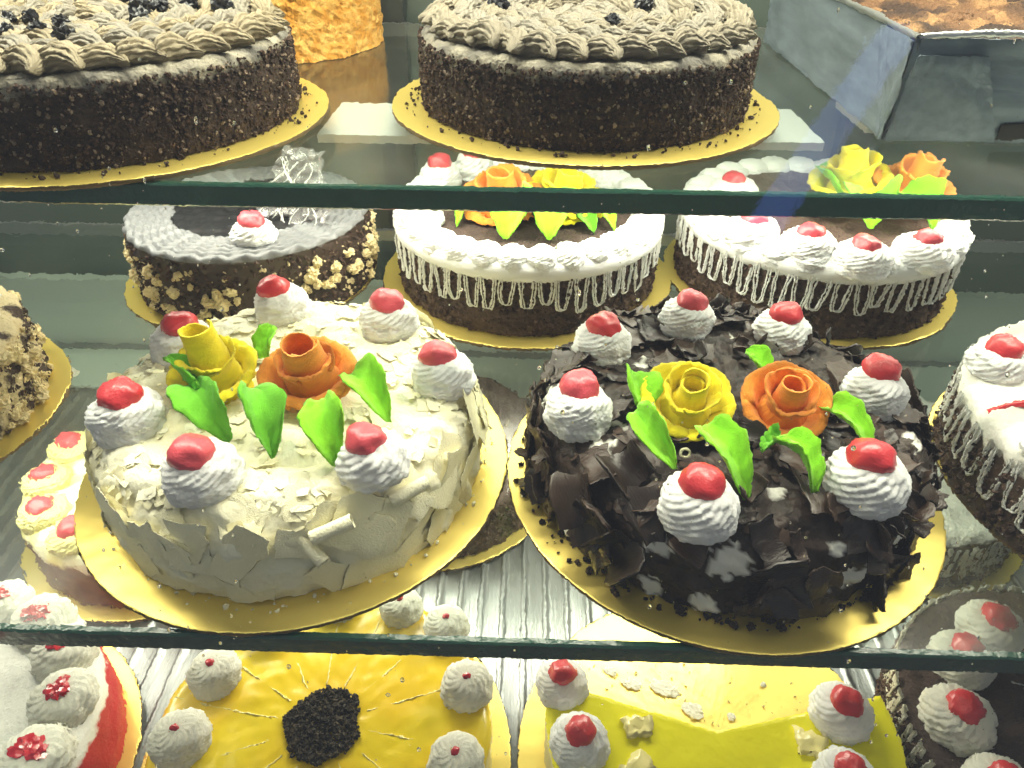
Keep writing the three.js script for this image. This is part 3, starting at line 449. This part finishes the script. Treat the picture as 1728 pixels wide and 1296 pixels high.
// ---------------------------------------------------------------- upper shelf
const UB = Y1 + 0.0004, UC = UB + 0.0034;
function crumbCake(label, cx, cz, R, H, ph, m1, m2, chips) {
  const t = thing('swirl_topped_crumb_cake', label, 'cake', [cx, UC, cz]);
  part('cake_body', revolve(profile(R, H, 0.006, 0.0026), 200, (x, y, z) => 0.001 * noise(x * 70, y * 70, z * 70), (x, y, z) => (Math.hypot(x, z) < R - 0.016 ? [0.03, 0.031, 0.036] : y > H - 0.007 + 0.0035 * noise(x * 60, 3, z * 60) ? mix([0.16, 0.15, 0.13], [0.34, 0.31, 0.24], clamp(0.5 + noise(x * 50, 2, z * 50))) : mix([0.028, 0.017, 0.012], [0.06, 0.036, 0.024], clamp(0.5 + noise(x * 200, y * 200, z * 200))))), M.vcCrumb, t);
  crumbs(t, 'crumb_coating', 8500, () => { const a = rr(0, TAU), y = rr(0.0005, H - 0.003); return V(Math.cos(a) * (R + rr(-0.0004, 0.001)), y, Math.sin(a) * (R + rr(-0.0004, 0.001))); }, [0.0006, 0.0017], [[0.045, 0.025, 0.016], [0.07, 0.039, 0.025], [0.032, 0.018, 0.012], [0.07, 0.039, 0.025], [0.045, 0.025, 0.016], [0.24, 0.18, 0.13]]);
  crumbs(t, 'fallen_crumbs', 220, () => { const a = rr(0, TAU), r = R + Math.abs(rr(-0.01, 0.012)); return V(Math.cos(a) * r, 0.0006, Math.sin(a) * r); }, [0.0004, 0.0018], [[0.05, 0.03, 0.02]]);
  [[36, R - 0.0095, 0.0116, 0.0], [31, R - 0.0255, 0.0106, 0.001], [25, R - 0.041, 0.0104, 0.001], [19, R - 0.056, 0.0104, 0.001], [13, R - 0.071, 0.0104, 0], [7, R - 0.086, 0.0104, 0], [1, 0.002, 0.0104, 0]].forEach(([n, r, s, dy], k) => ring(n, r, (x, z, a) => {
    part('cream_shell', SHELL[Math.floor(rnd() * 4)], k % 2 ? m2 : m1, t, [x, H + 0.0035 + dy + rr(-0.001, 0.001), z], [rr(-0.15, 0.05), -a + Math.PI / 2 + 0.9 + rr(-0.35, 0.35), rr(-0.3, 0.3)], [s, s * rr(0.75, 0.95), s]);
  }, ph + k * 0.13));
  for (let i = 0; i < chips; i++) { const a = rr(0, TAU), r = R * rr(0.25, 0.82), z = rr(0.004, 0.0075); part('chocolate_chip', LUMP[i % 3], M.chip, t, [Math.cos(a) * r, H + 0.0125, Math.sin(a) * r], [rr(0, 6), rr(0, 6), 0], [z, z * 0.8, z]); }
  return t;
}
board('gold board under the brown crumb cake at the upper left', -0.252, -0.253, UB);
crumbCake('brown crumb-sided cake with piped coffee swirls, upper left corner', -0.255, -0.255, 0.109, 0.044, 0.2, M.coffee, M.coffee2, 18);
board('gold board under the brown crumb cake at the top centre', 0.0341, -0.2958, UB);
crumbCake('brown crumb-sided cake with piped coffee swirls, centre of the upper shelf', 0.034, -0.2958, 0.104, 0.044, 0.5, M.coffee3, M.coffee2, 5);
{
  const t = thing('sponge_cake', 'plain golden sponge cake behind the upper left crumb cake', 'cake', [-0.222, UB, -0.478]);
  part('cake_body', revolve(profile(0.092, 0.05, 0.004, 0.002), 200, (x, y, z) => 0.0012 * noise(x * 130, y * 130, z * 130) - 0.002 * Math.max(0, noise(x * 240, y * 240, z * 240)), (x, y, z, a, r, ny) => (ny > 0.6 ? [0.8, 0.7, 0.46] : mix([0.56, 0.25, 0.03], [0.72, 0.42, 0.11], clamp(0.5 + noise(x * 90, y * 120, z * 90) + 0.3 * noise(x * 250, y * 250, z * 250))))), M.sponge, t);
}
{ // baking tin
  const x0 = 0.206, x1 = 0.52, z1 = -0.228, z0 = -0.5, h = 0.056, f = 0.008;
  const t = thing('baking_tin', 'grey metal baking tin with folded corners on the upper shelf', 'baking tin', [(x0 + x1) / 2, UB, (z0 + z1) / 2]); const hx = (x1 - x0) / 2, hz = (z1 - z0) / 2, Y = (v) => 0.0008 + v * h, F = (v) => f * v;
  const dent = (a, b, k) => 0.0016 * noise(a * 18, b * 30, k);
  part('front_wall', sheet(30, 10, (u, v) => V((u * 2 - 1) * (hx + F(v) * 0.4), Y(v), hz + F(v) + dent(u * 0.3, v * 0.06, 1)), 0.0011), M.tin, t);
  part('side_wall', sheet(30, 10, (u, v) => V(-hx - F(v) * 0.15 - dent(u * 0.3, v * 0.06, 4) , Y(v), (u * 2 - 1) * (hz + F(v))), 0.0011), M.tin, t);
  part('side_wall', sheet(10, 4, (u, v) => V(hx + F(v) * 0.4, Y(v), (u * 2 - 1) * (hz + F(v))), 0.0011), M.tin, t);
  part('rear_wall', sheet(10, 4, (u, v) => V((u * 2 - 1) * (hx + F(v) * 0.4), Y(v), -hz - F(v)), 0.0011), M.tin, t);
  part('base', box(hx * 2, 0.0008, hz * 2).translate(0, 0.0005, 0), M.tin, t);
  // folded corner flaps: one on the side wall, one on the front wall
  part('corner_fold', sheet(8, 8, (u, v) => V(-hx - F(v) * 0.15 - 0.0022 - dent(u * 0.2, v * 0.06, 6), Y(v * 0.97 + 0.01), hz + F(v) - u * (0.005 + 0.04 * v)), 0.001), M.tin, t);
  part('corner_fold', sheet(8, 8, (u, v) => V(-hx - 0.001 + u * (0.062 - 0.024 * v), Y(0.02 + v * 0.84), hz + F(v) + 0.0026 + dent(u * 0.2, v * 0.06, 8)), 0.001), M.tin, t);
  part('burnt_slot', sheet(12, 4, (u, v) => V(-hx + 0.062 + u * 0.054, Y(0.04 + v * 0.2 * (0.75 + 0.25 * Math.sin(u * 3))), hz + F(v * 0.2) + 0.0024), 0.0008), M.burnt, t);
  const rimPath = (pts) => new THREE.TubeGeometry(new THREE.CatmullRomCurve3(pts.map((q) => V(...q)), false, 'catmullrom', 0.1), 60, 0.0021, 8), e = 0.001;
  part('rim', rimPath([[-hx - 0.001, Y(1), hz + f - 0.003], [-hx + 0.03, Y(1) + 0.003, hz + f + e], [0, Y(1) + 0.002, hz + f + e], [hx, Y(1), hz + f + e]]), M.tinRim, t);
  part('rim', rimPath([[-hx - 0.0012, Y(1), hz + f], [-hx - 0.002, Y(1) + 0.001, 0.08], [-hx - 0.001, Y(1), 0], [-hx - 0.001, Y(1), -hz - f]]), M.tinRim, t);
  const c = solo('baked_crust', (() => { const n = 80, pos = [], col = [], uv = [], idx = []; for (let j = 0; j <= n; j++) for (let i = 0; i <= n; i++) { const x = (i / n * 2 - 1) * (hx - 0.003), z = (j / n * 2 - 1) * (hz - 0.002), e2 = Math.min(1, Math.min(i, j, n - i, n - j) / 6); const k = fbm(x * 22, 1, z * 22); pos.push(x, 0.036 + 0.014 * e2 + 0.008 * k + 0.002 * noise(x * 120, 4, z * 120), z); uv.push(x * 4, z * 4); col.push(...mix(mix([0.2, 0.1, 0.045], [0.05, 0.026, 0.016], ss(-0.15, 0.25, fbm(x * 14 + 3, 6, z * 14))), [0.36, 0.2, 0.085], ss(0.2, 0.45, noise(x * 40, 8, z * 40)))); }
    for (let j = 0; j < n; j++) for (let i = 0; i < n; i++) { const a = j * (n + 1) + i, b = a + n + 1; idx.push(a, b, a + 1, b, b + 1, a + 1); }
    const g = new THREE.BufferGeometry(); g.setAttribute('position', new THREE.Float32BufferAttribute(pos, 3)); g.setAttribute('color', new THREE.Float32BufferAttribute(col, 3)); g.setAttribute('uv', new THREE.Float32BufferAttribute(uv, 2)); g.setIndex(idx); g.computeVertexNormals(); return g; })(), M.crust, 'browned baked crust filling the metal tin', 'pastry', [(x0 + x1) / 2, UB, (z0 + z1) / 2]);
}

// ---------------------------------------------------------------- bottom level
const FB = YF + 0.0004, FC = FB + 0.0034;
board('gold board under the yellow glazed cake with a dark centre', -0.1255, -0.04, FB, 0.122);
{
  const cx = -0.122, cz = -0.036, R = 0.106, H = 0.044; const t = thing('yellow_glazed_cake', 'bright yellow glazed cake with a dark crumb centre and cream dots', 'cake', [cx, FC, cz]);
  part('cake_body', revolve(profile(R, H, 0.008, 0.003), 160, (x, y, z) => 0.0006 * noise(x * 30, y * 30, z * 30) + 0.0004 * noise(x * 90, y * 90, z * 90), (x, y, z, a, r, ny) => (ny > 0.3 ? mix([0.82, 0.55, 0.006], [0.84, 0.64, 0.01], clamp(0.5 + noise(x * 16, 1, z * 16))) : [0.84, 0.78, 0.5])), M.vcGlaze, t);
  for (let i = 0; i < 14; i++) { const a = i / 14 * TAU + 0.1, w = rr(-0.06, 0.06); part('gel_line', new THREE.TubeGeometry(new THREE.CatmullRomCurve3([0.028, 0.05, 0.075, 0.1].map((r, k) => V(Math.cos(a + w * k * 0.4) * r, H - 0.0002 + 0.0003 * noise(r * 300, a, 1), Math.sin(a + w * k * 0.4) * r))), 24, 0.0005, 6), M.lineGel, t); }
  crumbs(t, 'chocolate_crumb_centre', 1600, () => { const a = rr(0, TAU), r = Math.sqrt(rnd()) * 0.0235 * (1 + 0.16 * noise(Math.cos(a) * 1.5, 3, Math.sin(a) * 1.5)); return V(Math.cos(a) * r, H + 0.001 + rr(0, 0.004) * (1 - r / 0.03), Math.sin(a) * r); }, [0.0009, 0.0026], [[0.03, 0.022, 0.012], [0.055, 0.04, 0.02], [0.02, 0.015, 0.01]]);
  for (const [x, z, s] of [[-0.2, -0.066, 0.0165], [-0.205, -0.022, 0.0175], [-0.036, -0.0137, 0.0165], [-0.033, -0.062, 0.0165], [-0.051, -0.107, 0.0155], [-0.085, -0.122, 0.015], [-0.175, -0.105, 0.0155], [-0.13, -0.125, 0.0155], [-0.07, 0.045, 0.0165], [-0.18, 0.04, 0.0165]]) rosette(t, x - cx, H - 0.001, z - cz, s, { mat: M.creamWarm, cherry: true, ch: 1.08, cs: 0.17, cherryMat: M.jam, tall: 0.95 });
}
board('gold board half empty beside the cut lemon glazed cake', 0.1275, -0.044, FB, 0.1265);
{
  const cx = 0.1275, cz = -0.044, R = 0.106, H = 0.044; const t = thing('cut_lemon_cake', 'lemon yellow glazed cake with its rear half cut away', 'cake', [cx, FC, cz]);
  const s = new THREE.Shape(); const a0 = -0.16, a1 = Math.PI + 0.2; s.moveTo(-0.004, -0.01); for (let i = 0; i <= 60; i++) { const a = a0 + (a1 - a0) * i / 60; s.lineTo(Math.cos(a) * R, -Math.sin(a) * R); } s.closePath();
  const g = new THREE.ExtrudeGeometry(s, { depth: H - 0.003, bevelEnabled: true, bevelSize: 0.003, bevelThickness: 0.003, bevelSegments: 3, curveSegments: 4 }).rotateX(-Math.PI / 2);
  part('cake_body', g, std([0.82, 0.76, 0.42], { roughness: 0.7 }), t);
  const s2 = s.clone(); part('lemon_glaze', new THREE.ExtrudeGeometry(s2, { depth: 0.0016, bevelEnabled: true, bevelSize: 0.0032, bevelThickness: 0.0014, bevelSegments: 3 }).rotateX(-Math.PI / 2).translate(0, H + 0.0012, 0), std([0.86, 0.8, 0.02], { roughness: 0.25, clearcoat: 0.5, bumpMap: rep(texFoil, 6), bumpScale: 0.001 }), t);
  const gy = H + 0.004;
  for (const [x, z, w, d, r] of [[0.075, -0.038, 0.02, 0.013, 0.1], [0.072, -0.012, 0.022, 0.014, 0.7], [0.1795, -0.03, 0.02, 0.015, -0.3], [0.165, -0.006, 0.014, 0.012, 0.9], [0.1, -0.004, 0.012, 0.01, 0.3]]) part('pineapple_chunk', sheet(6, 5, (u, v) => V((u - 0.5) * w * (1 - 0.3 * v), 0.0012 * noise(u * 3, v * 3, x * 90), (v - 0.5) * d), 0.006), M.pineapple, t, [x - cx, gy, z - cz], [0, r, 0]);
  for (const [x, z, s3] of [[0.0285, -0.064, 0.0165], [0.038, -0.025, 0.0175], [0.203, -0.049, 0.0185], [0.192, -0.008, 0.0175], [0.085, 0.035, 0.0165], [0.15, 0.035, 0.0165]]) rosette(t, x - cx, gy - 0.001, z - cz, s3, { cherry: true, ch: 1.02, cs: 0.54, tall: 0.95 });
}
{ // crumbs left on the half-empty board
  const t = thing('cake_crumbs', 'cream smears and crumbs left on the half-empty gold board', 'crumbs', [0.1275, FC, -0.044]);
  for (const [x, z, a, b] of [[-0.045, -0.052, 0.008, 0.004], [-0.022, -0.05, 0.006, 0.012], [-0.004, -0.034, 0.006, 0.008], [-0.035, -0.08, 0.004, 0.006], [0.022, -0.03, 0.003, 0.003], [0.05, -0.055, 0.003, 0.002], [-0.06, -0.062, 0.006, 0.003]]) part('cream_smear', LUMP[Math.floor(rnd() * 3)], M.creamWarm, t, [x, 0.0008, z], [0, rr(0, 3), 0], [a, 0.0014, b]);
  crumbs(t, 'crumb_scatter', 120, () => { const a = rr(Math.PI, TAU), r = rr(0.02, 0.1); return V(Math.cos(a) * r, 0.0004, Math.sin(a) * r); }, [0.0004, 0.0014], [[0.7, 0.6, 0.3]]);
}
board('gold board under the red-sided cream cake in the lower left corner', -0.372, -0.014, FB, 0.1215);
{
  const cx = -0.372, cz = -0.014, R = 0.112, H = 0.056; const t = thing('red_sided_cream_cake', 'white cream cake with red jelly side and jam-topped rosettes, lower left corner', 'cake', [cx, FC, cz]);
  part('cake_body', revolve(profile(R, H, 0.012, 0.003), 160, (x, y, z) => 0.0008 * noise(x * 50, y * 50, z * 50), (x, y, z) => (y < H - 0.012 + 0.002 * noise(x * 60, 2, z * 60) ? [0.5, 0.014, 0.02] : [0.8, 0.8, 0.75])), M.vcCream, t);
  ring(16, R - 0.019, (x, z, a, i) => { const m = rosette(t, x, H - 0.002, z, 0.0195, { mat: M.creamWarm, geos: ROSbig, tall: 0.75 }); part('jam_topping', LUMP[i % 3], M.jam, m, [0, 1.08, 0], [rr(-0.2, 0.2), rr(0, 3), 0], [rr(0.4, 0.6), 0.22, rr(0.3, 0.45)]); }, 0.12);
  for (const [x, z, a] of [[-0.06, 0.03, 0.012], [0.03, -0.04, 0.006], [0.045, 0.01, 0.005], [-0.02, 0.05, 0.007]]) part('jam_topping', LUMP[1], M.jam, t, [x, H + 0.0008, z], [0, rr(0, 3), 0], [a, 0.0018, a * 0.6]);
}
board('gold board under the cherry-topped cake seen through the middle shelf', -0.322, -0.251, FB, 0.114);
{
  const cx = -0.322, cz = -0.25, R = 0.1, H = 0.056; const t = thing('cherry_topped_cake', 'pale yellow topped brown cake with cherries, seen through the middle shelf at left', 'cake', [cx, FC, cz]);
  part('cake_body', revolve(profile(R, H, 0.012, 0.003), 160, (x, y, z) => 0.0012 * noise(x * 60, y * 60, z * 60), (x, y, z) => (y > H - 0.013 + 0.004 * noise(x * 50, 1, z * 50) ? mix([0.8, 0.74, 0.28], [0.84, 0.82, 0.66], clamp(0.5 + noise(x * 40, 2, z * 40))) : mix([0.16, 0.06, 0.03], [0.22, 0.09, 0.045], clamp(0.5 + noise(x * 90, y * 90, z * 90))))), M.vcCream, t);
  ring(12, R - 0.02, (x, z) => rosette(t, x, H - 0.002, z, 0.0185, { mat: M.creamYellow, cherry: true, ch: 0.9, cs: 0.56, tall: 0.6, cherryMat: M.cherryPink }), 0.3);
}
board('gold board under the plain brown cake seen between the front cakes', -0.085, -0.311, FB, 0.117);
{
  const cx = -0.085, cz = -0.311, R = 0.107, H = 0.05; const t = thing('plain_chocolate_cake', 'plain brown chocolate cake seen through the glass between the two front cakes', 'cake', [cx, FC, cz]);
  darkBody(t, R, H, [0.07, 0.045, 0.035]); sideCrumbs(t, R, H, 2200);
}
board('gold board under the icing-drip cake at the lower rear right', 0.338, -0.3, FB, 0.12);
{
  const cx = 0.338, cz = -0.3, R = 0.108, H = 0.054; const t = thing('drip_iced_cake', 'dark cake with white icing drips seen through the shelf, lower rear right', 'cake', [cx, FC, cz]);
  darkBody(t, R, H, [0.78, 0.78, 0.72], 0.012); sideCrumbs(t, R, H - 0.015, 2200); loops(t, R, H - 0.008, 62, 0.0066, 0.03, 0, Math.PI + 0.6);
}
board('gold board under the cherry drip cake in the lower right corner', 0.37, -0.045, FB, 0.115);
{
  const cx = 0.353, cz = -0.045, R = 0.108, H = 0.05; const t = thing('drip_iced_cake', 'dark chocolate cake with cherry rosettes and icing drips, lower right corner', 'cake', [cx, FC, cz]);
  darkBody(t, R, H, [0.06, 0.036, 0.026], 0.008, 0.0012); sideCrumbs(t, R, H, 2400); loops(t, R - 0.001, H + 0.001, 58, 0.0075, 0.026, 0.4, TAU + 0.4, M.creamWarm, 0.0015);
  for (const [x, z, s] of [[0.267, -0.047, 0.021], [0.325, -0.118, 0.021], [0.291, -0.092, 0.02], [0.272, -0.002, 0.019], [0.3, 0.03, 0.02]]) rosette(t, (x - cx) * 0.93, H - 0.001, (z - cz) * 0.93, s, { mat: M.creamWarm, cherry: true, ch: 1.0, cs: 0.52, geos: ROSbig, tall: 0.85 });
  for (let i = 0; i < 6; i++) part('icing_drizzle', new THREE.TubeGeometry(new THREE.CatmullRomCurve3([V(-0.03, H + 0.0008, -0.05 + i * 0.02), V(0.02, H + 0.001, -0.035 + i * 0.02), V(0.08, H + 0.0008, -0.01 + i * 0.02)]), 24, 0.0006, 5), M.icing, t);
}

// ---------------------------------------------------------------- front glass with condensation
{
  const t = thing('front_glass', 'large sloping front pane of the case with fine condensation droplets', 'glass pane', [0, 0.11, 0.11 - 0.47 * 0.11]); t.rotation.x = -Math.atan(0.47);
  part('pane', box(1.5, 0.8, 0.005), M.frontGlass, t);
  const g = new THREE.SphereGeometry(1, 8, 6), n = 2400, im = new THREE.InstancedMesh(g, M.drop, n); im.name = 'condensation'; im.userData = { kind: 'stuff' };
  const m = new THREE.Matrix4(); let k = 0;
  while (k < n) { const x = rr(-0.3, 0.3), y = rr(-0.27, 0.3); if (rnd() > clamp(0.18 + 0.8 * fbm(x * 9, y * 9, 5) + 0.35 * ss(0.05, 0.2, x))) continue; const s = 0.00016 + 0.0006 * Math.pow(rnd(), 4); m.compose(V(x, y, -0.0027), new THREE.Quaternion(), V(s * rr(0.7, 1.3), s * rr(0.8, 1.6), s * 0.5)); im.setMatrixAt(k++, m); }
  t.add(im);
}
{ // blue lamp in the shop, mirrored in the front pane
  const a = V(0.335, 0.6, 0.775), b = V(0.46, 0.785, 0.625), d = b.clone().sub(a), L = d.length();
  const t = thing('blue_neon_tube', 'slim blue lamp in the shop mirrored as a streak in the front glass', 'lamp', [0, 0, 0]); t.position.copy(a).add(b).multiplyScalar(0.5); t.quaternion.setFromUnitVectors(UPV, d.normalize());
  const e = std([0.3, 0.4, 0.9], { emissiveIntensity: 1.1 }); e.emissive.setRGB(0.2, 0.3, 1); part('tube', new THREE.CapsuleGeometry(0.024, L, 6, 14), e, t);
}
renderer.render(scene, camera);
